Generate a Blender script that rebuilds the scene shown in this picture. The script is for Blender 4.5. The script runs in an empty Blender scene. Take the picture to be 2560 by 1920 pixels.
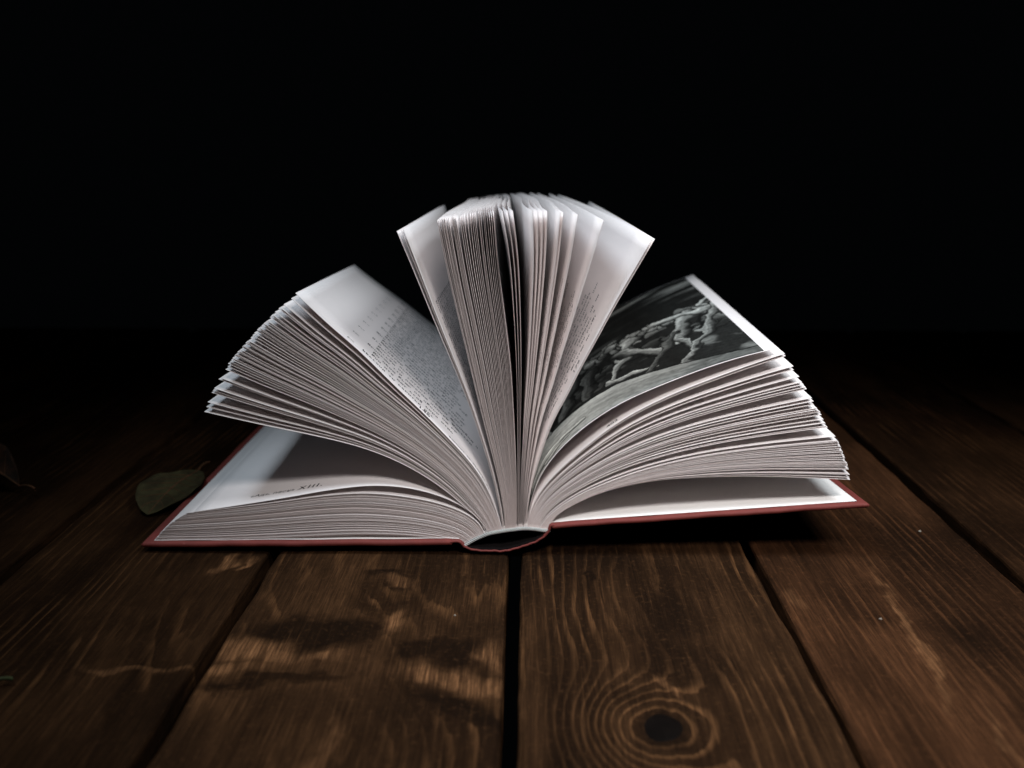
import bpy, math, random
import numpy as np
from mathutils import Vector
R = math.radians
rng = np.random.default_rng(11)
random.seed(5)
S = bpy.context.scene
COL = S.collection

# ------------------------------------------------------------------ camera, world, lamps, exposure
cam_d = bpy.data.cameras.new('camera')
cam = bpy.data.objects.new('camera', cam_d); COL.objects.link(cam)
cam_d.lens = 36.3; cam_d.sensor_width = 36.0; cam_d.clip_start = 0.01; cam_d.clip_end = 50
cam.location = (0, -0.443, 0.184)
cam.rotation_euler = (R(90 - 13.1), 0, R(1.0))
cam_d.dof.use_dof = True; cam_d.dof.focus_distance = 0.447; cam_d.dof.aperture_fstop = 8.5
cam_d.dof.aperture_blades = 9
S.camera = cam

w = bpy.data.worlds.new('World'); S.world = w; w.use_nodes = True
w.node_tree.nodes['Background'].inputs[0].default_value = (0.75, 0.88, 1.0, 1)
w.node_tree.nodes['Background'].inputs[1].default_value = 0.006
S.view_settings.view_transform = 'Standard'; S.view_settings.look = 'None'
S.view_settings.exposure = 0; S.view_settings.gamma = 1


def softbox(name, loc, aim, sx, sy, power, col, spread):
    l = bpy.data.lights.new(name, 'AREA'); l.shape = 'RECTANGLE'; l.size = sx; l.size_y = sy
    l.energy = power; l.color = col; l.spread = R(spread)
    o = bpy.data.objects.new(name, l); COL.objects.link(o); o.location = loc
    o.rotation_euler = (Vector(aim) - Vector(loc)).to_track_quat('-Z', 'Y').to_euler()
    return o


softbox('softbox_right', (0.50, -0.16, 0.84), (0.10, -0.06, 0.0), 0.34, 0.34, 0.60, (0.92, 1.0, 1.05), 44)
softbox('softbox_left', (-0.36, -0.08, 0.94), (0.06, -0.03, 0.0), 0.34, 0.34, 0.385, (0.79, 0.95, 1.07), 36)
softbox('softbox_front', (0.16, -0.66, 0.80), (0.10, -0.07, 0.02), 0.24, 0.18, 0.46, (1.0, 0.965, 0.95), 36)


# ------------------------------------------------------------------ helpers
def tag(o, **k):
    for a, b in k.items(): o[a] = b
    return o


def empty(name, loc=(0, 0, 0), rot=(0, 0, 0)):
    o = bpy.data.objects.new(name, None); COL.objects.link(o); o.location = loc; o.rotation_euler = rot
    o.empty_display_size = 0.02
    return o


def mesh_obj(name, verts, faces, mats, parent=None, smooth=False, midx=None, loc=None):
    m = bpy.data.meshes.new(name)
    m.from_pydata([tuple(v) for v in verts], [], faces)
    for a in (mats if isinstance(mats, (list, tuple)) else [mats]): m.materials.append(a)
    if midx is not None: m.polygons.foreach_set('material_index', midx)
    if smooth: m.polygons.foreach_set('use_smooth', [True] * len(m.polygons))
    m.update()
    o = bpy.data.objects.new(name, m); COL.objects.link(o)
    if parent: o.parent = parent
    if loc is not None: o.location = loc
    return o


class NT:
    """small helper for node graphs"""
    def __init__(s, name):
        s.m = bpy.data.materials.new(name); s.m.use_nodes = True; s.t = s.m.node_tree
        s.b = s.t.nodes['Principled BSDF']; s.out = s.t.nodes['Material Output']

    def n(s, typ, **k):
        x = s.t.nodes.new(typ)
        for a, b in k.items(): setattr(x, a, b)
        return x

    def link(s, a, b): s.t.links.new(a, b)

    def put(s, sock, v):
        if isinstance(v, bpy.types.NodeSocket): s.link(v, sock)
        else: sock.default_value = v

    def math(s, op, a, b=0.0, c=None, clamp=False):
        x = s.n('ShaderNodeMath', operation=op, use_clamp=clamp); s.put(x.inputs[0], a); s.put(x.inputs[1], b)
        if c is not None: s.put(x.inputs[2], c)
        return x.outputs[0]

    def noise(s, vec, scale, detail=3, rough=0.5, dist=0.0):
        x = s.n('ShaderNodeTexNoise'); s.link(vec, x.inputs['Vector'])
        x.inputs['Scale'].default_value = scale; x.inputs['Detail'].default_value = detail
        x.inputs['Roughness'].default_value = rough; x.inputs['Distortion'].default_value = dist
        return x.outputs['Fac']

    def mapping(s, vec, loc=(0, 0, 0), rot=(0, 0, 0), scale=(1, 1, 1)):
        x = s.n('ShaderNodeMapping'); s.link(vec, x.inputs['Vector'])
        x.inputs['Location'].default_value = loc; x.inputs['Rotation'].default_value = rot
        x.inputs['Scale'].default_value = scale
        return x.outputs[0]

    def smooth(s, v, lo, hi, a=0.0, b=1.0):
        x = s.n('ShaderNodeMapRange', interpolation_type='SMOOTHSTEP'); s.put(x.inputs['Value'], v)
        x.inputs['From Min'].default_value = lo; x.inputs['From Max'].default_value = hi
        x.inputs['To Min'].default_value = a; x.inputs['To Max'].default_value = b
        return x.outputs[0]

    def mix(s, f, a, b):
        x = s.n('ShaderNodeMix', data_type='RGBA'); s.put(x.inputs[0], f); s.put(x.inputs[6], a); s.put(x.inputs[7], b)
        return x.outputs[2]

    def bump(s, h, strength, dist, prev=None):
        x = s.n('ShaderNodeBump'); s.link(h, x.inputs['Height'])
        x.inputs['Strength'].default_value = strength; x.inputs['Distance'].default_value = dist
        if prev is not None: s.link(prev, x.inputs['Normal'])
        return x.outputs[0]


def rgb(r, g, b): return (r, g, b, 1.0)


# ------------------------------------------------------------------ materials
def paper(name, col, transl=0.12):
    k = NT(name); tc = k.n('ShaderNodeTexCoord').outputs['Object']
    n1 = k.noise(tc, 900, 4, 0.6); n2 = k.noise(tc, 40, 2)
    c = k.mix(k.math('MULTIPLY', n1, 0.5), rgb(*col), rgb(col[0] * .93, col[1] * .925, col[2] * .91))
    k.link(c, k.b.inputs['Base Color']); k.b.inputs['Roughness'].default_value = 0.75
    k.b.inputs['Specular IOR Level'].default_value = 0.2
    k.link(k.bump(n1, 0.25, 0.00008, k.bump(n2, 0.3, 0.0004)), k.b.inputs['Normal'])
    if transl:
        tr = k.n('ShaderNodeBsdfTranslucent'); tr.inputs[0].default_value = rgb(.86, .64, .60)
        mx = k.n('ShaderNodeMixShader'); mx.inputs[0].default_value = transl
        k.link(k.b.outputs[0], mx.inputs[1]); k.link(tr.outputs[0], mx.inputs[2])
        k.link(mx.outputs[0], k.out.inputs['Surface'])
    return k.m


M_PAPER = paper('page_paper', (0.82, 0.768, 0.762))
M_EDGE = paper('cut_page_edge', (0.55, 0.455, 0.435), 0)  # pink of light bounced between pages put into the edge colour
M_END = paper('endpaper', (0.72, 0.70, 0.685), 0)

k = NT('red_book_cloth'); tc = k.n('ShaderNodeTexCoord').outputs['Object']
wv = k.n('ShaderNodeTexWave', bands_direction='X'); k.link(tc, wv.inputs[0]); wv.inputs['Scale'].default_value = 420
wv.inputs['Distortion'].default_value = 0.8
wv2 = k.n('ShaderNodeTexWave', bands_direction='Y'); k.link(tc, wv2.inputs[0]); wv2.inputs['Scale'].default_value = 420
n1 = k.noise(tc, 130, 5, 0.65)
hh = k.math('ADD', wv.outputs['Fac'], wv2.outputs['Fac'])
c = k.mix(n1, rgb(.165, .028, .022), rgb(.090, .016, .013))
worn = k.smooth(k.noise(tc, 320, 3, .7), .62, .75)
c = k.mix(k.math('MULTIPLY', worn, .35), c, rgb(.30, .10, .085))
k.link(c, k.b.inputs['Base Color']); k.b.inputs['Roughness'].default_value = 0.72
k.b.inputs['Specular IOR Level'].default_value = 0.3
k.link(k.bump(hh, 0.35, 0.0001, k.bump(n1, .5, .0006)), k.b.inputs['Normal'])
M_CLOTH = k.m

k = NT('white_stitched_thread'); tc = k.n('ShaderNodeTexCoord').outputs['Object']
n1 = k.noise(tc, 1500, 3)
k.link(k.mix(n1, rgb(.56, .56, .54), rgb(.24, .24, .23)), k.b.inputs['Base Color'])
k.b.inputs['Roughness'].default_value = 0.8; k.link(k.bump(n1, .5, .0001), k.b.inputs['Normal'])
M_THREAD = k.m

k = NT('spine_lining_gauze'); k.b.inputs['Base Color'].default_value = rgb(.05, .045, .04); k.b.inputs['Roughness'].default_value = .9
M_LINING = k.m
k = NT('printing_ink'); k.b.inputs['Base Color'].default_value = rgb(.018, .018, .020); k.b.inputs['Roughness'].default_value = .6
M_INK = k.m
k = NT('printed_picture_ink'); at = k.n('ShaderNodeVertexColor', layer_name='print')
k.link(at.outputs['Color'], k.b.inputs['Base Color']); k.b.inputs['Roughness'].default_value = .62
k.b.inputs['Specular IOR Level'].default_value = .05; k.b.inputs['IOR'].default_value = 1.2
M_PRINT = k.m

k = NT('black_backdrop_cloth'); k.b.inputs['Base Color'].default_value = rgb(.20, .21, .22); k.b.inputs['Roughness'].default_value = 1
k.b.inputs['Specular IOR Level'].default_value = 0
M_BACK = k.m


def wood(name, freq=170, seed=0, tone=1.0, bumps=(), pale=(), dark=(), wander=1.0, red=0.0, lines=1.0, glow=(), eye=None):
    """stained plank: growth lines are contours of a field that bends round knots.
    bumps: (x, y, sx, sy, amplitude) ; pale / dark: (x, y, sx, sy, angle, weight) stains, metres in plank space"""
    k = NT(name); tc = k.n('ShaderNodeTexCoord').outputs['Object']
    sep = k.n('ShaderNodeSeparateXYZ'); k.link(tc, sep.inputs[0])
    base = k.mapping(tc, loc=(seed * 3.7, seed * 1.9, seed * 7.3))
    # gentle warp
    wn = k.noise(k.mapping(base, scale=(9, 2.2, 9)), 1.0, 3, .5)
    wn2 = k.noise(k.mapping(base, scale=(50, 6, 50)), 1.0, 3, .5)

    def gauss(x, y, sx, sy, ang=0.0, wob=0.0):
        v = tc
        if wob:
            nz = k.n('ShaderNodeTexNoise'); k.link(base, nz.inputs['Vector']); nz.inputs['Scale'].default_value = 55
            nz.inputs['Detail'].default_value = 4
            sc = k.n('ShaderNodeVectorMath', operation='MULTIPLY_ADD'); k.link(nz.outputs['Color'], sc.inputs[0])
            sc.inputs[1].default_value = (wob, wob * 1.4, 0); k.link(tc, sc.inputs[2]); v = sc.outputs[0]
            x += wob / 2; y += wob * .7
        mp = k.n('ShaderNodeMapping', vector_type='TEXTURE'); k.link(v, mp.inputs['Vector'])
        mp.inputs['Location'].default_value = (x, y, 0); mp.inputs['Rotation'].default_value = (0, 0, ang)
        mp.inputs['Scale'].default_value = (sx, sy, 1000)
        ln = k.n('ShaderNodeVectorMath', operation='DOT_PRODUCT'); k.link(mp.outputs[0], ln.inputs[0]); k.link(mp.outputs[0], ln.inputs[1])
        return k.math('EXPONENT', k.math('MULTIPLY', ln.outputs['Value'], -1.0))
    if eye:
        ge = gauss(eye[0], eye[1], eye[2], eye[3])
        ge2 = gauss(eye[0], eye[1], eye[2] * 1.25, eye[3] * 1.25)
        f = k.math('MULTIPLY', k.math('SUBTRACT', sep.outputs['X'], eye[0]), freq)
        f = k.math('MULTIPLY', f, k.math('SUBTRACT', 1.0, k.math('MULTIPLY', ge2, .97)))
        f = k.math('ADD', f, k.math('MULTIPLY', ge, eye[4]))
    else:
        f = k.math('MULTIPLY', sep.outputs['X'], freq)
    f = k.math('ADD', f, k.math('MULTIPLY', wn, 7.0 * wander))
    f = k.math('ADD', f, k.math('MULTIPLY', wn2, 1.8))
    wn3 = k.noise(k.mapping(base, scale=(300, 22, 300)), 1.0, 2, .5)
    f = k.math('ADD', f, k.math('MULTIPLY', wn3, .55))
    for (x, y, sx, sy, a) in bumps:
        f = k.math('ADD', f, k.math('MULTIPLY', gauss(x, y, sx, sy), a))
    fr = k.math('FRACT', f)
    line = k.smooth(k.math('ABSOLUTE', k.math('SUBTRACT', fr, .5)), .5, .22)      # 0 at seam -> 1 middle
    late = k.math('MULTIPLY', k.smooth(fr, .50, .86), k.smooth(fr, .995, .90))                                                 # slow ramp then a sharp drop
    band = k.noise(k.mapping(base, scale=(26, 3.0, 20)), 1.0, 3, .55)
    band2 = k.noise(k.mapping(base, scale=(7, 5, 7)), 1.0, 4, .6)
    fib = k.noise(k.mapping(base, scale=(2600, 70, 600)), 1.0, 3, .6)
    fib2 = k.noise(k.mapping(base, scale=(900, 26, 300)), 1.0, 4, .6)
    mott = k.noise(base, 420, 4, .7)
    t = tone * .66
    dk = rgb(.0115 * t, .0058 * t, .0033 * t)
    md = rgb((.080 + .010 * red) * t, .037 * t, .0165 * t)
    lt = rgb((.225 + .03 * red) * t, .102 * t, .042 * t)
    band3 = k.noise(k.mapping(base, scale=(13, 9, 13)), 1.0, 5, .6)
    c = k.mix(k.math('MULTIPLY', k.smooth(band, .34, .64), k.smooth(band3, .36, .60, .25, 1.0)), dk, md)
    c = k.mix(k.math('MULTIPLY', k.smooth(band2, .45, .72), .45), c, md)
    vis = k.smooth(k.noise(k.mapping(base, scale=(55, 16, 40)), 1.0, 4, .6), (.42), .66, .03, .62 * lines)
    for (x, y, sx, sy, w_) in glow:  # growth lines show more strongly round these spots
        vis = k.math('MAXIMUM', vis, k.math('MULTIPLY', gauss(x, y, sx, sy, 0, .010), w_))
    lm = k.math('MULTIPLY', late, vis)
    c = k.mix(k.math('MULTIPLY', lm, .85), c, lt)
    if dark:
        dm = None
        for (x, y, sx, sy, ang, wgt) in dark:
            g = k.math('MULTIPLY', k.smooth(gauss(x, y, sx, sy, ang, .016), .18, .72), wgt)
            dm = g if dm is None else k.math('MAXIMUM', dm, g)
        c = k.mix(dm, c, rgb(.0070, .0037, .0022))
    if pale:
        pm = None
        for (x, y, sx, sy, ang, wgt) in pale:
            g = k.math('MULTIPLY', k.smooth(gauss(x, y, sx, sy, ang, .015), .08, .95), wgt)
            pm = g if pm is None else k.math('MAXIMUM', pm, g)
        pc = k.mix(k.smooth(fib2, .35, .7), rgb(.270, .125, .054), rgb(.085, .038, .017))
        pm = k.math('MULTIPLY', pm, k.smooth(k.noise(k.mapping(base, scale=(160, 34, 90)), 1.0, 4, .65), .36, .60, .35, 1.0))
        c = k.mix(pm, c, pc)
    c = k.mix(k.math('MULTIPLY', k.smooth(fib, .40, .62, 1, 0), .45), c, rgb(.006, .0034, .0022))
    fib3 = k.noise(k.mapping(base, scale=(620, 15, 300)), 1.0, 5, .7)
    c = k.mix(k.math('MULTIPLY', k.smooth(fib3, .36, .60, 1, 0), .42), c, rgb(.0045, .0025, .0016))
    c = k.mix(k.math('MULTIPLY', k.smooth(fib3, .58, .74), .20), c, lt)
    c = k.mix(k.math('MULTIPLY', k.smooth(mott, .52, .76), .14), c, lt)
    specks = k.smooth(k.noise(base, 900, 2, .5), .835, .85)
    c = k.mix(k.math('MULTIPLY', specks, .5), c, rgb(.2, .14, .10))
    k.link(c, k.b.inputs['Base Color'])
    k.link(k.smooth(band2, .3, .7, .75, .6), k.b.inputs['Roughness'])
    k.b.inputs['IOR'].default_value = 1.12; k.b.inputs['Specular IOR Level'].default_value = .10
    nb = k.bump(late, .6, .0004)
    nb = k.bump(fib, .35, .00018, nb)
    nb = k.bump(fib2, .7, .0006, nb)
    k.link(nb, k.b.inputs['Normal'])
    return k.m


# ------------------------------------------------------------------ setting: backdrop and table
b = mesh_obj('backdrop', [(-4, 2.2, -1.2), (4, 2.2, -1.2), (4, 2.35, 3.2), (-4, 2.35, 3.2),
                          (-4, -1.5, -1.2), (4, -1.5, -1.2)],
             [(0, 1, 2, 3), (4, 5, 1, 0)], M_BACK)
tag(b, kind='structure')

table = tag(empty('table', (0, 0, 0)), label='dark brown table top of wide rustic planks under the open book', category='table')
GAPS = [(-0.3475, -0.3405), (-0.2335, -0.2275), (-0.1213, -0.1160), (-0.0092, -0.0038), (0.1010, 0.1038),
        (0.2085, 0.2150), (0.3215, 0.3265), (0.4350, 0.4395), (0.547, 0.5515)]
edges = [(-0.4585 - .112, -0.3475 - .1165)] if False else []
xs = [(-0.686, -0.5765), (-0.571, -0.4615), (-0.457, -0.3475)]
for a, c_ in zip(GAPS[:-1], GAPS[1:]): xs.append((a[1], c_[0]))
xs.append((0.5515, 0.66))
Y0, Y1 = -0.36, 0.592
YC = (Y0 + Y1) / 2


def P(x, y, cx): return (x - cx, y - YC)      # table metres -> plank space


def plank(x0, x1, mat, seed, ztop=0.0):
    rg = np.random.default_rng(seed); n = 90; cx = (x0 + x1) / 2
    ys = np.linspace(Y0, Y1, n)
    ya = np.linspace(0, 1, n)

    def wob(s): 
        v = np.zeros(n)
        for q in range(1, 9): v += np.sin(ya * 6.28 * q * 1.7 + rg.uniform(0, 6.3)) / q ** .9
        return v * s
    wl = wob(.00042) + rg.normal(0, .00014, n); wr = wob(.00042) + rg.normal(0, .00014, n)
    bv = .0016
    prof = []
    V = []; F = []
    for i in range(n):
        l = x0 - cx + wl[i]; r = x1 - cx + wr[i]; e = bv * (1 + .35 * math.sin(i * 1.3 + seed))
        z = ztop
        ring = [(l, -0.022), (l, z - e), (l + e * .3, z - e * .35), (l + e, z), (l + (r - l) * .33, z + .0002), (l + (r - l) * .66, z + .0002),
                (r - e, z), (r - e * .3, z - e * .35), (r, z - e), (r, -0.022)]
        V += [(a, ys[i] - YC, c2) for a, c2 in ring]
    m = 10
    for i in range(n - 1):
        for j in range(m):
            a = i * m + j; b2 = i * m + (j + 1) % m
            F.append((a, b2, b2 + m, a + m))
    F.append(tuple(range(m))); F.append(tuple(range((n - 1) * m, n * m))[::-1])
    F = [f[::-1] for f in F]
    o = mesh_obj('plank', V, F, mat, table, loc=(cx, YC, 0))
    for p_ in o.data.polygons: p_.use_smooth = False
    return o, cx


PL = []
for i, (a, c_) in enumerate(xs):
    cx = (a + c_) / 2
    kw = dict(freq=150 + 25 * ((i * 7) % 4), seed=i + 1.3, tone=1.0)
    if i == 3: kw.update(tone=.45)  # low tone: darker stain, and light falloff to the left put into colour
    if i == 4:   # left front plank: low tone holds darker stain and light falloff
        kw.update(tone=.55, bumps=[(*P(-.16, .0, cx), .05, .25, 6)],
                  pale=[(*P(-.135, -.012, cx), .0035, .012, -.25, .9), (*P(-.127, -.010, cx), .002, .008, -.3, .7), (*P(-.140, -.107, cx), .022, .0022, .05, .35)])
    if i == 5:   # centre left plank with torn pale grain
        kw.update(freq=70, wander=1.5, tone=.95, lines=.85,
                  bumps=[(*P(-.060, -.155, cx), .044, .060, -3.6), (*P(-.060, -.02, cx), .034, .06, 2.2), (*P(-.03, -.11, cx), .03, .03, 1.6)],
                  pale=[(*P(-.101, -.093, cx), .018, .0085, -.15, .85), (*P(-.083, -.097, cx), .019, .0035, .12, .55), (*P(-.107, -.106, cx), .012, .006, .2, .7),
                        (*P(-.0525, -.068, cx), .0042, .013, -.10, .75), (*P(-.030, -.111, cx), .018, .0075, -.42, .85),
                        (*P(-.015, -.118, cx), .012, .009, -.35, .75), (*P(-.014, -.098, cx), .005, .012, .1, .6),
                        (*P(-.066, -.160, cx), .0032, .022, -.12, .5), (*P(-.057, -.030, cx), .009, .004, -.5, .35)],
                  dark=[(*P(-.084, -.078, cx), .024, .016, .1, .93), (*P(-.066, -.078, cx), .011, .011, 0, .8), (*P(-.038, -.088, cx), .013, .010, .3, .85),
                        (*P(-.023, -.093, cx), .010, .012, .0, .8), (*P(-.090, -.114, cx), .030, .004, .22, .75), (*P(-.020, -.134, cx), .024, .0045, -.62, .8),
                        (*P(-.066, -.022, cx), .009, .004, .2, .8), (*P(-.075, -.130, cx), .016, .012, 0, .35)])
    if i == 6:   # plank with the black knot
        kw.update(freq=170, wander=1.15, tone=1.0, eye=(*P(.0435, -.1425, cx), .021, .025, 6.0), glow=[(*P(.0435, -.140, cx), .030, .034, .85), (*P(.022, -.060, cx), .02, .06, .35)],
                  bumps=[ (*P(.034, -.050, cx), .028, .060, 1.4)],
                  dark=[(*P(.044, -.143, cx), .0105, .0135, 0, .75), (*P(.062, -.100, cx), .018, .018, 0, .4), (*P(.026, -.021, cx), .0028, .005, 0, .95),
                        (*P(.060, -.060, cx), .014, .020, .3, .45), (*P(.034, -.121, cx), .010, .006, 0, .5)],
                  pale=[(*P(.0505, -.118, cx), .0016, .010, .35, .5)])
    if i == 7:
        kw.update(freq=230, wander=.5, tone=.95, red=1.0, lines=.5, pale=[(*P(.148, -.075, cx), .0024, .060, -.10, .5), (*P(.111, -.045, cx), .004, .012, 0, .25), (*P(.151, -.150, cx), .002, .020, -.05, .4)])
    if i == 8: kw.update(tone=.62, red=.5, freq=210, wander=.35)
    if i >= 9: kw.update(tone=.6)
    o, _ = plank(a, c_, wood('stained_plank_wood', **kw), 40 + i, ztop=-.0004 * ((i * 3) % 3))
    PL.append((o, cx))
# black glossy knot standing in the centre right plank
V = []; F = []; nu = 28; nv = 9
rg = np.random.default_rng(3)
rad = [1 + .06 * math.sin(2 * t + .5) + .04 * math.sin(3 * t + 2) + .02 * math.sin(5 * t) for t in np.linspace(0, 2 * math.pi, nu, endpoint=False)]
for j in range(nv):
    q = j / (nv - 1)
    for i in range(nu):
        t = 2 * math.pi * i / nu
        rr = rad[i] * math.sin((1 - q) * math.pi / 2 + .0001)
        V.append((.0072 * rr * math.cos(t), .0098 * rr * math.sin(t), -.0012 + .0022 * math.sin(q * math.pi / 2)))
for j in range(nv - 1):
    for i in range(nu):
        F.append((j * nu + i, j * nu + (i + 1) % nu, (j + 1) * nu + (i + 1) % nu, (j + 1) * nu + i))
k = NT('dark_knot_wood'); tc = k.n('ShaderNodeTexCoord').outputs['Object']
n1 = k.noise(k.mapping(tc, scale=(300, 160, 200)), 1.0, 4, .6)
k.b.inputs['IOR'].default_value = 1.15
k.link(k.mix(n1, rgb(.0016, .0013, .0012), rgb(.005, .0036, .003)), k.b.inputs['Base Color']); k.b.inputs['Roughness'].default_value = .45; k.b.inputs['Specular IOR Level'].default_value = .15
k.link(k.bump(n1, .5, .0005), k.b.inputs['Normal'])
o7, cx7 = PL[6]
kn = mesh_obj('knot', V, F, k.m, o7, smooth=True, loc=(0.0435 - cx7, -0.1425 - YC, .0002))
for yb in (-.20, .12, .48):
    bt = mesh_obj('batten', [(x, yb + y, z) for x in (-.67, .65) for y in (0, .05) for z in (-.05, -.0225)],
                  [(0, 1, 3, 2), (4, 6, 7, 5), (0, 4, 5, 1), (2, 3, 7, 6), (1, 5, 7, 3), (0, 2, 6, 4)], PL[0][0].data.materials[0], table)

# ------------------------------------------------------------------ the book: measured profiles of the leaves at the tail edge (mm, x / height)
L = 0.1435; H = 0.207; NP = 30
KEY = dict(
A_bot=[(-30.4, 4.7), (-33.6, 5.9), (-48.7, 7.9), (-76.6, 8.9), (-105.0, 7.4), (-145.2, 6.0), (-174.3, 5.9)],
A_top=[(-20.3, 10.2), (-21.8, 14.2), (-28.5, 19.4), (-40.5, 24.2), (-56.3, 27.4), (-72.2, 29.3), (-88.1, 28.6), (-112.0, 25.1), (-157.1, 19.7)],
A_page=[(-19.5, 10.4), (-21.1, 15.4), (-24.7, 19.4), (-32.5, 24.6), (-44.3, 29.6), (-56.2, 32.4), (-69.5, 33.4), (-88.0, 31.5), (-111.9, 27.1), (-136.1, 23.4), (-157.1, 20.3)],
B_bot=[(-18.4, 10.9), (-20.1, 14.0), (-28.1, 21.8), (-38.5, 31.3), (-47.9, 38.1), (-61.0, 45.5), (-73.8, 50.7), (-93.3, 55.8), (-120.4, 61.5), (-145.7, 67.6)],
B_top=[(-11.6, 12.3), (-13.3, 18.1), (-16.4, 28.1), (-21.6, 38.5), (-34.7, 54.1), (-47.3, 67.4), (-60.1, 80.1), (-76.2, 97.0), (-87.3, 106.7), (-101.1, 120.6)],
C_page=[(-11.2, 12.3), (-12.2, 19.2), (-14.3, 30.4), (-18.0, 45.1), (-21.3, 55.9), (-26.0, 70.7), (-31.0, 83.8), (-40.3, 106.2), (-49.7, 130.6), (-56.7, 147.9)],
C_left=[(-10.3, 12.5), (-10.7, 19.2), (-13.2, 34.8), (-17.4, 52.2), (-22.6, 73.5), (-26.2, 89.9), (-30.7, 109.9), (-35.3, 130.6), (-39.5, 153.4)],
C_right=[(-5.5, 13.0), (-5.5, 19.3), (-5.9, 43.6), (-7.0, 65.2), (-7.8, 82.6), (-11.2, 112.9), (-13.6, 133.5), (-15.1, 157.2)],
D_left=[(-4.9, 13.0), (-4.9, 19.3), (-4.9, 43.6), (-5.0, 65.2), (-5.4, 88.9), (-6.6, 112.9), (-8.2, 136.5), (-11.4, 156.2)],
D_end=[(-1.8, 13.0), (-1.4, 17.1), (-1.0, 22.2), (1.2, 34.4), (5.3, 48.9), (9.4, 61.7), (17.3, 76.6), (21.7, 86.5), (27.4, 97.4), (36.3, 115.4), (44.8, 130.8), (53.1, 145.9)],
F_top=[(-1.0, 13.0), (-0.4, 19.8), (1.6, 29.3), (5.0, 38.4), (11.6, 48.2), (22.0, 59.0), (36.0, 69.6), (56.2, 79.6), (82.7, 90.8), (110.8, 98.8)],
F_sec=[(-0.6, 12.9), (0.6, 20.0), (4.4, 29.0), (13.0, 39.5), (22.5, 48.5), (38.3, 62.0), (59.5, 74.0), (81.0, 83.0), (101.5, 91.0), (112.5, 94.8)],
F_bot=[(4.3, 12.4), (5.4, 15.3), (12.1, 23.4), (23.3, 31.0), (37.0, 38.4), (57.2, 45.9), (77.6, 51.4), (104.4, 56.5), (131.5, 60.5)],
G_top=[(4.9, 12.4), (6.2, 14.9), (13.1, 21.6), (23.3, 28.5), (37.1, 34.9), (57.3, 42.1), (77.7, 46.9), (104.6, 50.9), (134.5, 54.0)],
G_bot=[(8.8, 12.4), (9.8, 15.3), (23.4, 23.9), (30.3, 27.3), (44.1, 31.8), (57.6, 34.8), (78.2, 36.6), (98.6, 37.6), (125.8, 37.3), (143.3, 36.8)],
)
BAND = np.array([(-30.4, 3.8), (-25.2, 7.2), (-18.6, 10.2), (-10.1, 11.8), (-1.8, 12.8), (3.0, 12.4), (7.9, 11.6), (9.6, 12.0)]) / 1000
_bl = np.concatenate([[0], np.cumsum(np.linalg.norm(np.diff(BAND, axis=0), axis=1))])


def band_x(x):      # point of the spine curve at a given x (mm)
    x = x / 1000
    return np.array([x, np.interp(x, BAND[:, 0], BAND[:, 1])])


def angles(key):
    p = np.array(KEY[key]) / 1000
    d = np.diff(p, axis=0); sl = np.linalg.norm(d, axis=1); cum = np.concatenate([[0], np.cumsum(sl)])
    a = np.unwrap(np.arctan2(d[:, 1], d[:, 0])); mid = (cum[:-1] + cum[1:]) / 2
    if a[0] < -1: a += 2 * np.pi
    s = np.linspace(0, L, 241)
    v = np.interp(s, mid, a)
    ker = np.hanning(15); ker /= ker.sum()
    v = np.convolve(np.pad(v, 7, mode='edge'), ker, 'valid')
    # integrate and turn the whole profile slightly so that the tip meets the measured tip
    ds = s[1] - s[0]
    for _ in range(3):
        tip = p[0] + np.array([np.cos(v[:-1]).sum(), np.sin(v[:-1]).sum()]) * ds
        want = np.arctan2(*(p[-1] - p[0])[::-1]); got = np.arctan2(*(tip - p[0])[::-1])
        v = v + (want - got + np.pi) % (2 * np.pi) - np.pi
    return v


ANG = {q: angles(q) for q in KEY}
SG = np.linspace(0, L, 241)
SS = L * (np.linspace(0, 1, NP) ** 1.25)       # denser samples near the spine

book = tag(empty('book', (0, 0, 0), (R(-0.5), 0, 0)), label='thick red hardcover book standing open with its pages fanned out on the plank table', category='book')
TH = 0.000105


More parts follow.
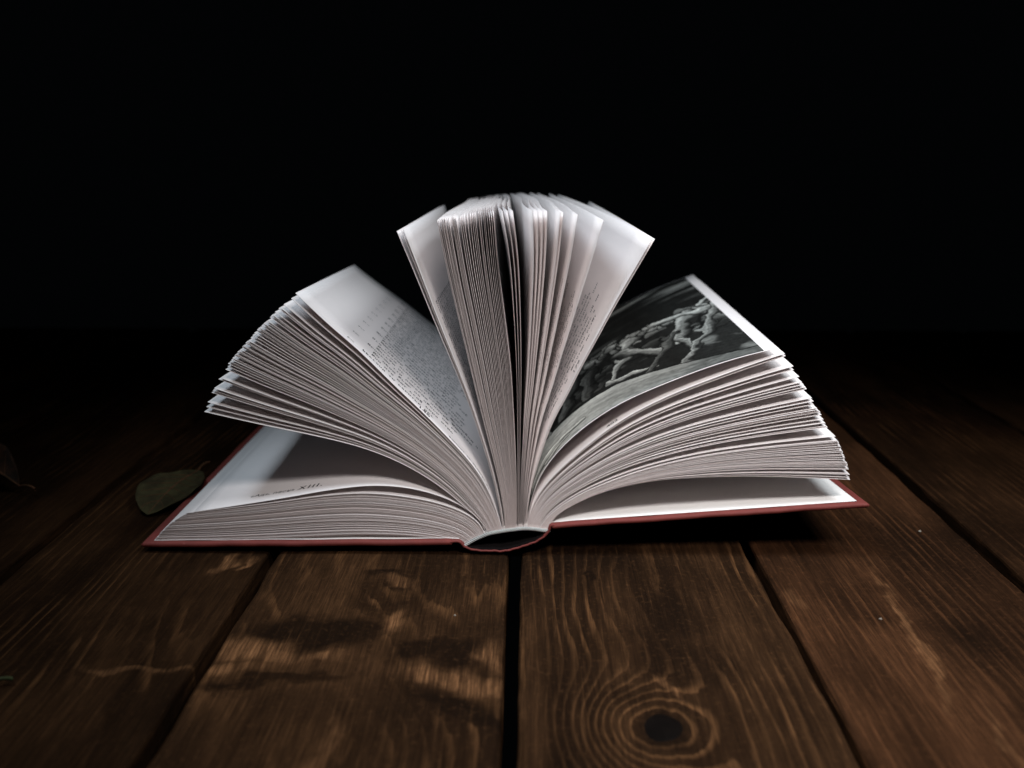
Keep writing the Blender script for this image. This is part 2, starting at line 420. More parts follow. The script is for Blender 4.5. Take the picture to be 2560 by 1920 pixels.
class Leaf:
    """a sheet: tangent angles along its length, base on the spine, twist and wave along its depth"""
    def __init__(s, ang, base, twist=0.0, wave=0.0, y0=.003, ln=L, ph=0.0, curl=0.0):
        s.a, s.base, s.tw, s.wv, s.y0, s.ln, s.ph, s.curl = ang, base, twist, wave, y0, ln, ph, curl

    def prof(s, v):
        t = v / H
        g = np.clip(SG / .05, 0, 1) ** 1.2
        a = s.a + s.tw * t * g + s.wv * np.sin(t * 5.5 + s.ph) * t ** .5 * (SG / L) ** 2 * 1.5 + s.curl * (SG / L) ** 4
        ds = (SG[1] - SG[0]) * s.ln / L
        x = s.base[0] + np.concatenate([[0], np.cumsum(np.cos((a[:-1] + a[1:]) / 2)) * ds])
        z = s.base[1] + np.concatenate([[0], np.cumsum(np.sin((a[:-1] + a[1:]) / 2)) * ds])
        return x, z, a

    def surf(s, l, v, off=0.0):
        """arrays l, v -> points; off > 0 lifts to the left hand normal of the growing direction"""
        l = np.atleast_1d(l); v = np.atleast_1d(v); out = np.zeros((len(l), 3))
        l = l * L / s.ln
        vb = np.linspace(0, H, 9); X = []; Z = []; A = []
        for q in vb:
            x, z, a = s.prof(q); X.append(np.interp(l, SG, x)); Z.append(np.interp(l, SG, z)); A.append(np.interp(l, SG, a))
        X, Z, A = map(np.array, (X, Z, A)); fi = np.clip(v / H * 8, 0, 7.9999); i0 = fi.astype(int); fr = fi - i0; j = np.arange(len(l))
        def lerp(M): return M[i0, j] * (1 - fr) + M[i0 + 1, j] * fr
        x, z, a = lerp(X), lerp(Z), lerp(A)
        out[:, 0] = x - np.sin(a) * off; out[:, 2] = z + np.cos(a) * off; out[:, 1] = s.y0 + v
        return out

    def build(s, name='page', rows=None):
        rows = rows or (9 if (s.tw or s.wv) else 3)
        vs = np.linspace(0, H, rows); ss = SS * s.ln / L
        V = []
        for v in vs:
            for side in (1, -1):
                V.append(s.surf(ss, np.full(NP, v), side * TH / 2))
        V = np.concatenate(V); F = []; MI = []
        def id_(r, side, i): return (r * 2 + side) * NP + i
        for r in range(rows - 1):
            for i in range(NP - 1):
                F.append((id_(r, 0, i), id_(r, 0, i + 1), id_(r + 1, 0, i + 1), id_(r + 1, 0, i))); MI.append(0)
                F.append((id_(r, 1, i), id_(r + 1, 1, i), id_(r + 1, 1, i + 1), id_(r, 1, i + 1))); MI.append(0)
            F.append((id_(r, 0, NP - 1), id_(r, 1, NP - 1), id_(r + 1, 1, NP - 1), id_(r + 1, 0, NP - 1))); MI.append(1)
        for i in range(NP - 1):
            F.append((id_(0, 0, i), id_(0, 1, i), id_(0, 1, i + 1), id_(0, 0, i + 1))); MI.append(1)
            e = rows - 1
            F.append((id_(e, 0, i), id_(e, 0, i + 1), id_(e, 1, i + 1), id_(e, 1, i))); MI.append(1)
        o = mesh_obj(name, V, F, [M_PAPER, M_EDGE], book, midx=MI)
        sm = [m == 0 for m in MI]; o.data.polygons.foreach_set('use_smooth', sm)
        s.o = o
        return o


def mixang(a, b, t): return ANG[a] * (1 - t) + ANG[b] * t


def cluster_ts(n, anchors, dense):
    """sorted positions 0..1: the given anchor leaves and the rest packed close behind anchors inside the dense ranges"""
    ts = list(anchors); k_ = 0
    while len(ts) < n:
        a, b_, wgt = dense[rng.choice(len(dense), p=np.array([d[2] for d in dense]) / sum(d[2] for d in dense))]
        ts.append(rng.uniform(a, b_))
    ts = sorted(ts)
    return np.array(ts[:n])


def spread(ts, gap):      # keep a minimum distance so sheets do not pass through one another
    ts = ts.copy()
    for _ in range(60):
        d = np.diff(ts); bad = d < gap
        if not bad.any(): break
        for i in np.where(bad)[0]:
            m = (gap - d[i]) / 2; ts[i] -= m; ts[i + 1] += m
    return (ts - ts[0]) / (ts[-1] - ts[0])


leaves = {}


def group(name, n, k0, k1, x0, x1, ts, twist=(0, 0), wave=0.0, jit=.00025, curlj=0.0, ls=(1, 1)):
    out = []
    for i in range(n):
        f_ = i / (n - 1); t = ts[i]
        base = band_x(x0 + (x1 - x0) * f_) + np.array([0, .0002])
        lf = Leaf(mixang(k0, k1, t), base, twist=R(twist[0] + (twist[1] - twist[0]) * t) , wave=wave,
                  y0=.003 + rng.uniform(-jit, jit), ln=L * (ls[0] * (1 - t) + ls[1] * t) - abs(rng.normal(0, .00030)), ph=rng.uniform(0, .6), curl=rng.normal(0, curlj))
        lf.build(); out.append(lf)
    leaves[name] = out
    return out


# A: low stack on the left board
nA = 92
g = rng.gamma(.55, 1, nA - 1) + .55
g[:3] = [3.2, 1.8, 2.2]; g[8] = 5; g[11] = 3; g[22] = 3; g[41] = 4; g[70] = 4; g[83] = 3
tsA = np.concatenate([[0], np.cumsum(g)]); tsA /= tsA[-1]
group('A', nA, 'A_bot', 'A_top', -30.2, -20.5, tsA)
capt = Leaf(ANG['A_page'], band_x(-19.7) + np.array([0, .0002]), y0=.0028); capt.build()
# B: fan on the left
anch = [0, .035, .07, .145, .16, .18, .25, .265, .335, .36, .41, .42, .47, .515, .52, .565, .59, .61, .63, .65, .675, .695, .73, .74, .77, .79, .815, .85, .86, .89, .955, 1.0]
nB = 54
tsB = cluster_ts(nB, anch, [(.36, .42, 2), (.44, .60, 8), (.60, .72, 7), (.74, .80, 2), (.15, .18, .6), (.83, .87, 1.2)])
group('B', nB, 'B_bot', 'B_top', -18.8, -12.4, spread(tsB, .0022), twist=(3, 6.5))
# C: upright block, with three loose leaves to its left
for i, d in enumerate((0.0, .10, .14)):
    lf = Leaf(mixang('C_page', 'C_left', d), band_x(-11.9 + .25 * i) + np.array([0, .0002]), twist=R(-.5), y0=.003); lf.build()
    leaves.setdefault('Cp', []).append(lf)
nC = 34
ancC = [0, .02, .06, .075, .09, .11, .13, .15, .22, .26, .30, .36, .40, .45, .50, .53, .58, .62, .66, .75, .70, .73, .79, .83, .87, .90, .93, .965, 1.0]
tsC = cluster_ts(nC, ancC, [(.06, .2, 5), (.22, .36, 3), (.5, .56, 2)])
group('C', nC, 'C_left', 'C_right', -10.9, -5.7, spread(tsC, .0045), twist=(0, 3), wave=R(2.0), curlj=R(.5))
# D: bright leaves leaning right
dt = [0, .03, .06, .19, .22, .25, .275, .36, .375, .47, .645, 1.0]
for i, t in enumerate(dt):
    tw = np.interp(t, [0, .06, .19, .22, .36, .47, .645, 1], [4.6, 4.6, 6.6, 5.4, 5.4, 6.7, 9.5, 18])
    lf = Leaf(mixang('D_left', 'D_end', t), band_x(-5.2 + 3.4 * i / 11) + np.array([0, .0002]), twist=R(tw), wave=R(2.2 if t < .5 else .8),
              y0=.003 + rng.uniform(-.0002, .0002), ph=.3 * i)
    lf.build(); leaves.setdefault('D', []).append(lf)
lf = Leaf(ANG['D_end'] - .006, band_x(-1.55) + np.array([0, .0002]), twist=R(9.0), y0=.0034); lf.build(); leaves['D'].append(lf)
# F: right fan; its top leaf carries a picture
picl = Leaf(ANG['F_top'], band_x(-1.1) + np.array([0, .0002]), twist=R(5.0), y0=.003, ln=L * 1.028); picl.build()
nF = 25
anF = [0, .03, .18, .22, .33, .40, .43, .49, .62, .66, .70, .79, .84, .90, .95, 1.0]
tsF = cluster_ts(nF, anF, [(.10, .3, 1), (.60, .70, 2), (.72, .86, 3), (.9, 1, 3), (.44, .6, 1)])
group('F', nF, 'F_sec', 'F_bot', -.7, 4.2, spread(tsF, .0035), twist=(4.5, 1.0), curlj=R(.12), ls=(1.012, .99))
lf = Leaf(mixang('F_bot', 'G_top', .72), band_x(4.5) + np.array([0, .0002]), y0=.003); lf.build()
# G: low stack on the right
nG = 34
g = rng.gamma(.6, 1, nG - 1) + .6
g[:6] *= .8; g[10] = 3.4; g[20] = 3.2; g[26:] += [1.5, 3.5, .6, 4.5, 1.0, 4.0, 2.0]
tsG = np.concatenate([[0], np.cumsum(g)]); tsG /= tsG[-1]
group('G', nG, 'G_top', 'G_bot', 4.9, 8.9, tsG)


# ------------------------------------------------------------------ cover
def slab(name, corners_top, thick, mat, nx=40, ny=30, bev=.0009, rough=.00012, seed=1, parent=book):
    """a board: four top corners (near-in, near-out, far-out, far-in), rounded rim, slight dents"""
    A_, B_, C_, D_ = [np.array(c) for c in corners_top]
    nrm = np.cross(B_ - A_, D_ - A_); nrm /= np.linalg.norm(nrm)
    if nrm[2] < 0: nrm = -nrm
    rg = np.random.default_rng(seed)
    us = np.linspace(0, 1, nx); vs = np.linspace(0, 1, ny)
    W = np.linalg.norm(B_ - A_); Hh = np.linalg.norm(D_ - A_)
    us[1] = bev / W; us[-2] = 1 - bev / W; vs[1] = bev / Hh; vs[-2] = 1 - bev / Hh
    top = []; bot = []
    k1, k2 = rg.uniform(0, 6, 2)
    for v in vs:
        for u in us:
            p = (A_ * (1 - u) + B_ * u) * (1 - v) + (D_ * (1 - u) + C_ * u) * v
            wob = rough * (math.sin(u * 19 + k1) + math.sin(u * 43 + k2 + v * 9) * .6 + rg.normal(0, .35))
            e = (u in (0, 1)) or (v in (0, 1))
            t_ = p + nrm * (wob - (bev * .75 if e else 0))
            b_ = p - nrm * (thick - wob - (bev * .75 if e else 0))
            top.append(t_); bot.append(b_)
    V = top + bot; F = []; n = nx * ny
    for j in range(ny - 1):
        for i in range(nx - 1):
            a = j * nx + i
            F.append((a, a + 1, a + nx + 1, a + nx)); F.append((n + a, n + a + nx, n + a + nx + 1, n + a + 1))
    for i in range(nx - 1):
        F.append((i, n + i, n + i + 1, i + 1)); a = (ny - 1) * nx + i; F.append((a, a + 1, n + a + 1, n + a))
    for j in range(ny - 1):
        a = j * nx; F.append((a, a + nx, n + a + nx, n + a)); a = j * nx + nx - 1; F.append((a, n + a, n + a + nx, a + nx))
    m = mesh_obj(name, V, F, mat, parent, smooth=True)
    return m, nrm


BH = 0.213
lb, _ = slab('cover_board', [(-.0352, 0, .0072), (-.1783, 0, .0051), (-.1783, BH, .0051), (-.0352, BH, .0072)], .0026, M_CLOTH, seed=2)
# right board: lifted in front, sinking and turning a little towards the back
def rb_pt(x, y):
    a = R(3.0); u = (x - .0105) / .1426
    c0 = np.array([.0105 + .1426 * u, 0, .0154 + .0113 * u])
    d = np.array([-math.sin(R(2.6)), math.cos(R(2.6)) * math.cos(a), -math.sin(a)])
    return c0 + d * y
rb, nr = slab('cover_board', [rb_pt(.0105, 0), rb_pt(.1531, 0), rb_pt(.1531, BH), rb_pt(.0105, BH)], .0024, M_CLOTH, seed=5)


def sheet(name, grid, nx, ny, mats, th, parent=book, smooth=True):
    """a thin closed sheet from a grid of points (ny rows of nx), given thickness downwards"""
    G = np.array(grid).reshape(ny, nx, 3)
    B2 = G - np.array([0, 0, th]); V = np.concatenate([G.reshape(-1, 3), B2.reshape(-1, 3)]); n = nx * ny; F = []
    for j in range(ny - 1):
        for i in range(nx - 1):
            a = j * nx + i
            F.append((a, a + 1, a + nx + 1, a + nx)); F.append((n + a, n + a + nx, n + a + nx + 1, n + a + 1))
    for i in range(nx - 1):
        F.append((i, n + i, n + i + 1, i + 1)); a = (ny - 1) * nx + i; F.append((a, a + 1, n + a + 1, n + a))
    for j in range(ny - 1):
        a = j * nx; F.append((a, a + nx, n + a + nx, n + a)); a = j * nx + nx - 1; F.append((a, n + a, n + a + nx, a + nx))
    return mesh_obj(name, V, F, mats, parent, smooth=smooth)


# pasted endpapers
us = np.linspace(0, 1, 30); vs = np.linspace(0, 1, 10)
gl = []
for v in vs:
    for u in us:
        x = -.0322 - u * (.1733 - .0322); z = np.interp(-x, [.0322, .0352, .1783], [.0073, .0075, .0054]) + .0001 * math.sin(u * 23)
        gl.append((x, .0026 + v * (BH - .0056), z))
sheet('endpaper', gl, 30, 10, M_END, .0002)
gr = []
for v in vs:
    for u in us:
        x = .0100 + u * (.1485 - .0100); p = rb_pt(x, .0030 + v * (BH - .0060)) + nr * .00032
        if u < .05: p = p - nr * .0002
        gr.append(p)
sheet('endpaper', gr, 30, 10, M_END, .0002)

# cloth spine: hinge, hollow back, hinge
SP = np.array([(-36.2, 6.0), (-33.6, 6.9), (-31.6, 6.5), (-30.3, 4.9), (-29.2, 3.9), (-26.8, 2.9), (-22.5, 2.3), (-18.6, 2.15), (-16.0, 2.35), (-13.5, 1.95), (-9.5, 2.5), (-5.2, 3.7),
               (-1.5, 5.0), (1.4, 6.1), (2.6, 6.4), (6.4, 8.9), (8.3, 10.6), (9.3, 12.6), (9.6, 14.0), (10.3, 15.0), (11.8, 14.9)]) / 1000
from_s = np.concatenate([[0], np.cumsum(np.linalg.norm(np.diff(SP, axis=0), axis=1))])
tt = np.linspace(0, from_s[-1], 90)
px = np.interp(tt, from_s, SP[:, 0]); pz = np.interp(tt, from_s, SP[:, 1])
ker = np.array([1, 2, 3, 2, 1]) / 9
px = np.convolve(np.pad(px, 2, 'edge'), ker, 'valid'); pz = np.convolve(np.pad(pz, 2, 'edge'), ker, 'valid')
nxp = -np.gradient(pz); nzp = np.gradient(px); nl = np.hypot(nxp, nzp); nxp /= nl; nzp /= nl
V = []; F = []; ny = 14; n = len(tt)
for j in range(ny):
    y = BH * j / (ny - 1)
    t2 = .00055 if 0 < j < ny - 1 else .0004
    for sgn in (1, -1):
        for i in range(n):
            w_ = .00008 * math.sin(i * .9) + .00006 * math.sin(i * 2.3 + 1)
            dz = -.00004 * (y / BH)
            # towards the back the right hinge follows the sinking board
            kk = min(1, max(0, (px[i] - .001) / .008)); drop = -math.sin(R(3.0)) * y * kk
            V.append((px[i] + nxp[i] * (sgn * t2 + w_) - math.sin(R(2.6)) * y * kk, y, pz[i] + nzp[i] * (sgn * t2 + w_) + drop))
def sid(j, s_, i): return (j * 2 + s_) * n + i
for j in range(ny - 1):
    for i in range(n - 1):
        F.append((sid(j, 0, i), sid(j, 0, i + 1), sid(j + 1, 0, i + 1), sid(j + 1, 0, i)))
        F.append((sid(j, 1, i), sid(j + 1, 1, i), sid(j + 1, 1, i + 1), sid(j, 1, i + 1)))
for i in range(n - 1):
    F.append((sid(0, 0, i), sid(0, 1, i), sid(0, 1, i + 1), sid(0, 0, i + 1)))
    F.append((sid(ny - 1, 0, i), sid(ny - 1, 0, i + 1), sid(ny - 1, 1, i + 1), sid(ny - 1, 1, i)))
mesh_obj('cover_spine', V, F, M_CLOTH, book, smooth=True)

gi = []  # added near-black strip: shade of the spine hollow put into its colour
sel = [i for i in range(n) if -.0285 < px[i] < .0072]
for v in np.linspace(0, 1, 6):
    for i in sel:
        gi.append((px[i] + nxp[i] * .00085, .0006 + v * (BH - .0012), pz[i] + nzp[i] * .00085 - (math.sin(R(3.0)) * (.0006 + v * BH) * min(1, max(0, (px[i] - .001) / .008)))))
M_SPINE_SHADE = NT('painted_spine_shade'); M_SPINE_SHADE.b.inputs['Base Color'].default_value = rgb(.006, .005, .005); M_SPINE_SHADE.b.inputs['Specular IOR Level'].default_value = 0; M_SPINE_SHADE.b.inputs['Roughness'].default_value = .95
sheet('spine_shade_strip', gi, len(sel), 6, M_SPINE_SHADE.m, .0002)

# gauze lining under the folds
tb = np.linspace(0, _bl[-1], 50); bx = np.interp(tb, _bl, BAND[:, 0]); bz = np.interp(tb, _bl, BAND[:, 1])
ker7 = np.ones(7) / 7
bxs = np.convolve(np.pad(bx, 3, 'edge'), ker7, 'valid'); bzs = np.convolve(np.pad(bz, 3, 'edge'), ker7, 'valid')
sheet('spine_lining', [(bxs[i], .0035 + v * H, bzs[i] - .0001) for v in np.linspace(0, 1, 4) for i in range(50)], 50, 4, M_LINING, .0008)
# stitched tail band: two twisted strands along the spine curve, small stitches over them
V = []; F = []
nb = 420; tb = np.linspace(-.0006, _bl[-1] + .0004, nb)
bx = np.interp(tb, _bl, BAND[:, 0]); bz = np.interp(tb, _bl, BAND[:, 1])
kk = np.ones(41) / 41
bx = np.convolve(np.pad(bx, 20, 'reflect', reflect_type='odd'), kk, 'valid'); bz = np.convolve(np.pad(bz, 20, 'reflect', reflect_type='odd'), kk, 'valid')
dx = np.gradient(bx); dz = np.gradient(bz); dl = np.hypot(dx, dz); dx /= dl; dz /= dl
for strand in range(3):
    off = len(V); m = 8
    for i in range(nb):
        ph = tb[i] / .0030 * 2 * math.pi + strand * 2.094
        oy =   .00055 * math.cos(ph); on = .00050 * math.sin(ph)
        r = .00042
        c_ = np.array([bx[i] - dz[i] * on, .0022 + oy, bz[i] + dx[i] * on - .0002])
        for q in range(m):
            a = q * 2 * math.pi / m
            V.append((c_[0] - dz[i] * r * math.sin(a), c_[1] + r * math.cos(a), c_[2] + dx[i] * r * math.sin(a)))
    for i in range(nb - 1):
        for q in range(m):
            F.append((off + i * m + q, off + i * m + (q + 1) % m, off + (i + 1) * m + (q + 1) % m, off + (i + 1) * m + q))
    F.append(tuple(off + q for q in range(m))[::-1]); F.append(tuple(off + (nb - 1) * m + q for q in range(m)))
tag(mesh_obj('tailband', V, F, M_THREAD, book, smooth=True), label='white stitched tail band along the page folds')
# glued folds of the signatures just above the band
V = []; F = []
nsig = 17
for q in range(nsig):
    s0 = _bl[-1] * (q + .5) / nsig; x0 = np.interp(s0, _bl, BAND[:, 0]); z0 = np.interp(s0, _bl, BAND[:, 1])
    d = .0003
    a0 = np.arctan2(np.interp(s0 + d, _bl, BAND[:, 1]) - np.interp(s0 - d, _bl, BAND[:, 1]), np.interp(s0 + d, _bl, BAND[:, 0]) - np.interp(s0 - d, _bl, BAND[:, 0]))
    hw = _bl[-1] / nsig * .47; off = len(V); m = 12
    for y in (.0034, .003 + H - .0004):
        for i in range(m):
            a = 2 * math.pi * i / m
            ex = hw * math.cos(a); ez = .0011 * math.sin(a) + .0004
            V.append((x0 + ex * math.cos(a0) - ez * math.sin(a0), y, z0 + ex * math.sin(a0) + ez * math.cos(a0)))
    for i in range(m): F.append((off + i, off + (i + 1) % m, off + m + (i + 1) % m, off + m + i))
    F.append(tuple(off + i for i in range(m))[::-1]); F.append(tuple(off + m + i for i in range(m)))
mesh_obj('signature_folds', V, F, M_END, book)


# ------------------------------------------------------------------ printing
def warp_text(lf, pts, side, l0, v0, recto):
    """pts (x right, y up in metres in reading direction) -> points on the leaf"""
    pts = np.array(pts); l = l0 + (pts[:, 0] if recto else -pts[:, 0]); v = v0 + pts[:, 1]
    return lf.surf(l, v, side * (TH / 2 + .00004))


def font_pts(txt, size, shear=0.0, bold=0.0, res=3, sp=1.0):
    cu = bpy.data.curves.new('t', 'FONT'); cu.space_character = sp; cu.body = txt; cu.size = size; cu.shear = shear; cu.offset = bold; cu.resolution_u = res
    ob = bpy.data.objects.new('t', cu); COL.objects.link(ob)
    dg = bpy.context.evaluated_depsgraph_get(); dg.update()
    me = bpy.data.meshes.new_from_object(ob.evaluated_get(dg))
    P2 = [(v.co.x, v.co.y) for v in me.vertices]; F2 = [tuple(p.vertices) for p in me.polygons]
    bpy.data.objects.remove(ob); bpy.data.curves.remove(cu); bpy.data.meshes.remove(me)
    return P2, F2


# small serif like marks (strokes as boxes in a 1 x 1 cell)
GL = [[(0, 0, .16, 1), (.5, 0, .66, 1), (.16, .42, .5, .58)], [(0, 0, .16, 1), (.5, 0, .66, 1), (0, .86, .66, 1)],
      [(.05, .1, .2, .9), (.2, 0, .6, .14), (.2, .86, .6, 1)], [(.05, .1, .2, .9), (.2, 0, .5, .13), (.2, .87, .5, 1), (.5, .1, .65, .9)],
      [(.25, 0, .41, 1), (0, .86, .66, 1)], [(0, 0, .16, 1), (.16, .86, .6, 1), (.5, .5, .64, .9), (.16, .42, .56, .55)],
      [(0, .1, .14, 1), (.14, 0, .5, .14), (.5, 0, .64, 1)], [(0, 0, .15, 1), (.35, 0, .5, 1), (.7, 0, .85, 1)],
      [(0, -.35, .15, 1), (.15, .86, .6, 1), (.5, .1, .65, .9), (.15, 0, .6, .13)], [(.0, 0, .16, 1), (.16, .0, .55, .13), (.45, .1, .6, .5), (.16, .45, .55, .57)]]


def text_block(lf, side, recto, l_start, lines, xh=.0017, seed=0, numbers=False, parent_name='printed_text', bold=1.25):
    rg = np.random.default_rng(seed); pts = []; F = []
    for (v, width, indent) in lines:
        x = indent
        while x < width:
            nlet = rg.integers(2, 9)
            for q in range(nlet):
                gph = GL[rg.integers(len(GL))]; tall = 1.0 if rg.random() > .12 else 1.45
                if q == 0 and x == indent: tall = 1.5
                for (a, b_, c_, d) in gph:
                    mx = (a + c_) / 2; hw = max((c_ - a) / 2 * bold, .09)
                    x0 = x + (mx - hw) * xh; x1 = x + (mx + hw) * xh; y0 = v + b_ * xh; y1 = v + d * xh * tall
                    o_ = len(pts); pts += [(x0, y0), (x1, y0), (x1, y1), (x0, y1)]; F.append((o_, o_ + 1, o_ + 2, o_ + 3))
                x += xh * 1.08
                if x > width: break
            x += xh * 1.0
    P3 = warp_text(lf, pts, side, l_start, 0, recto)
    return mesh_obj(parent_name, P3, F, M_INK, lf.o)


def number(lf, txt, side, recto, l, v, size=.0042):
    p, F = font_pts(txt, size, bold=.00005)
    P3 = warp_text(lf, p, side, l, v, recto)
    return mesh_obj('page_number', P3, F, M_INK, lf.o)


# caption on the loose leaf of the low stack (verso: reads towards the spine)
p1, F1 = font_pts('\u00abАд\u00bb, песнь ', .0042, shear=.10, bold=.00005, sp=1.08)
p2, F2 = font_pts('XIII.', .0058, shear=.08, bold=.00010, sp=1.35)
w1 = max(q[0] for q in p1) + .0016
pts = [(x, y) for x, y in p1] + [(x + w1, y) for x, y in p2]; o_ = len(p1)
Fc = F1 + [tuple(i + o_ for i in f) for f in F2]
wid = max(q[0] for q in pts)
sc_ = .0345 / wid
P3 = warp_text(capt, [(x * sc_, y * 1.1) for x, y in pts], -1, .1195, .0092, False)
tag(mesh_obj('printed_caption', P3, Fc, M_INK, capt.o), label='caption reading \u00abАд\u00bb, песнь XIII.')

# verse page of the left fan
rg = np.random.default_rng(8)
top = leaves['B'][-1]
lines = [(.0060 + .0062 * i, rg.uniform(.050, .076), 0.0 if i % 3 == 0 else .0045) for i in range(31)]
lines = [(v, w_ * (.75 if i < 2 else 1), d) for i, (v, w_, d) in enumerate(lines)]
text_block(top, -1, False, .105, lines, xh=.0019, seed=4, bold=1.9)
text_block(top, -1, False, .114, [(.0060 + .0186 * i, .0035, 0) for i in range(10)], xh=.0013, seed=9, parent_name='line_numbers')
text_block(top, -1, False, .050, [(.0030, .030, 0)], xh=.0014, seed=10)
number(top, '146', -1, False, .0700, .0024, .0050)
# page of the loose leaf beside the upright block
text_block(leaves['Cp'][-1], -1, False, .108, [(.014 + .0062 * i, rg.uniform(.050, .076), 0) for i in range(30)], xh=.0019, seed=14, bold=1.7)
# bright leaves leaning right (recto: reads away from the spine)
for q, (idx, nm) in enumerate(((11, '179'), (10, '177'), (9, '175'), (7, '173'))):
    lf = leaves['D'][idx]
    ln = [(.0135 + .0062 * i, rg.uniform(.046, .068), rg.choice([0, .003])) for i in range(29)]
    text_block(lf, 1, True, .046, ln, xh=.0018, seed=20 + q, bold=1.7)
    number(lf, nm, 1, True, .074, .0062, .0046)
number(leaves['F'][0], '403', 1, True, .060, .0036, .0042)


# ------------------------------------------------------------------ picture leaf: an engraving like rocky shore
def vnoise(x, y, seed):
    xi = np.floor(x).astype(int); yi = np.floor(y).astype(int); fx = x - xi; fy = y - yi
    fx = fx * fx * (3 - 2 * fx); fy = fy * fy * (3 - 2 * fy)
    def hsh(a, b_):
        h_ = (a * 374761393 + b_ * 668265263 + seed * 974711) & 0xffffffff
        h_ = ((h_ ^ (h_ >> 13)) * 1274126177) & 0xffffffff
        return ((h_ ^ (h_ >> 16)) & 0xffff) / 65535.0
    return (hsh(xi, yi) * (1 - fx) + hsh(xi + 1, yi) * fx) * (1 - fy) + (hsh(xi, yi + 1) * (1 - fx) + hsh(xi + 1, yi + 1) * fx) * fy


def fbm(x, y, seed, o=4):
    s_ = 0; a = .5
    for i in range(o): s_ = s_ + a * vnoise(x * 2 ** i, y * 2 ** i, seed + i); a *= .5
    return s_ / (1 - .5 ** o)


def sst(x, a, b_):
    t = np.clip((x - a) / (b_ - a), 0, 1); return t * t * (3 - 2 * t)


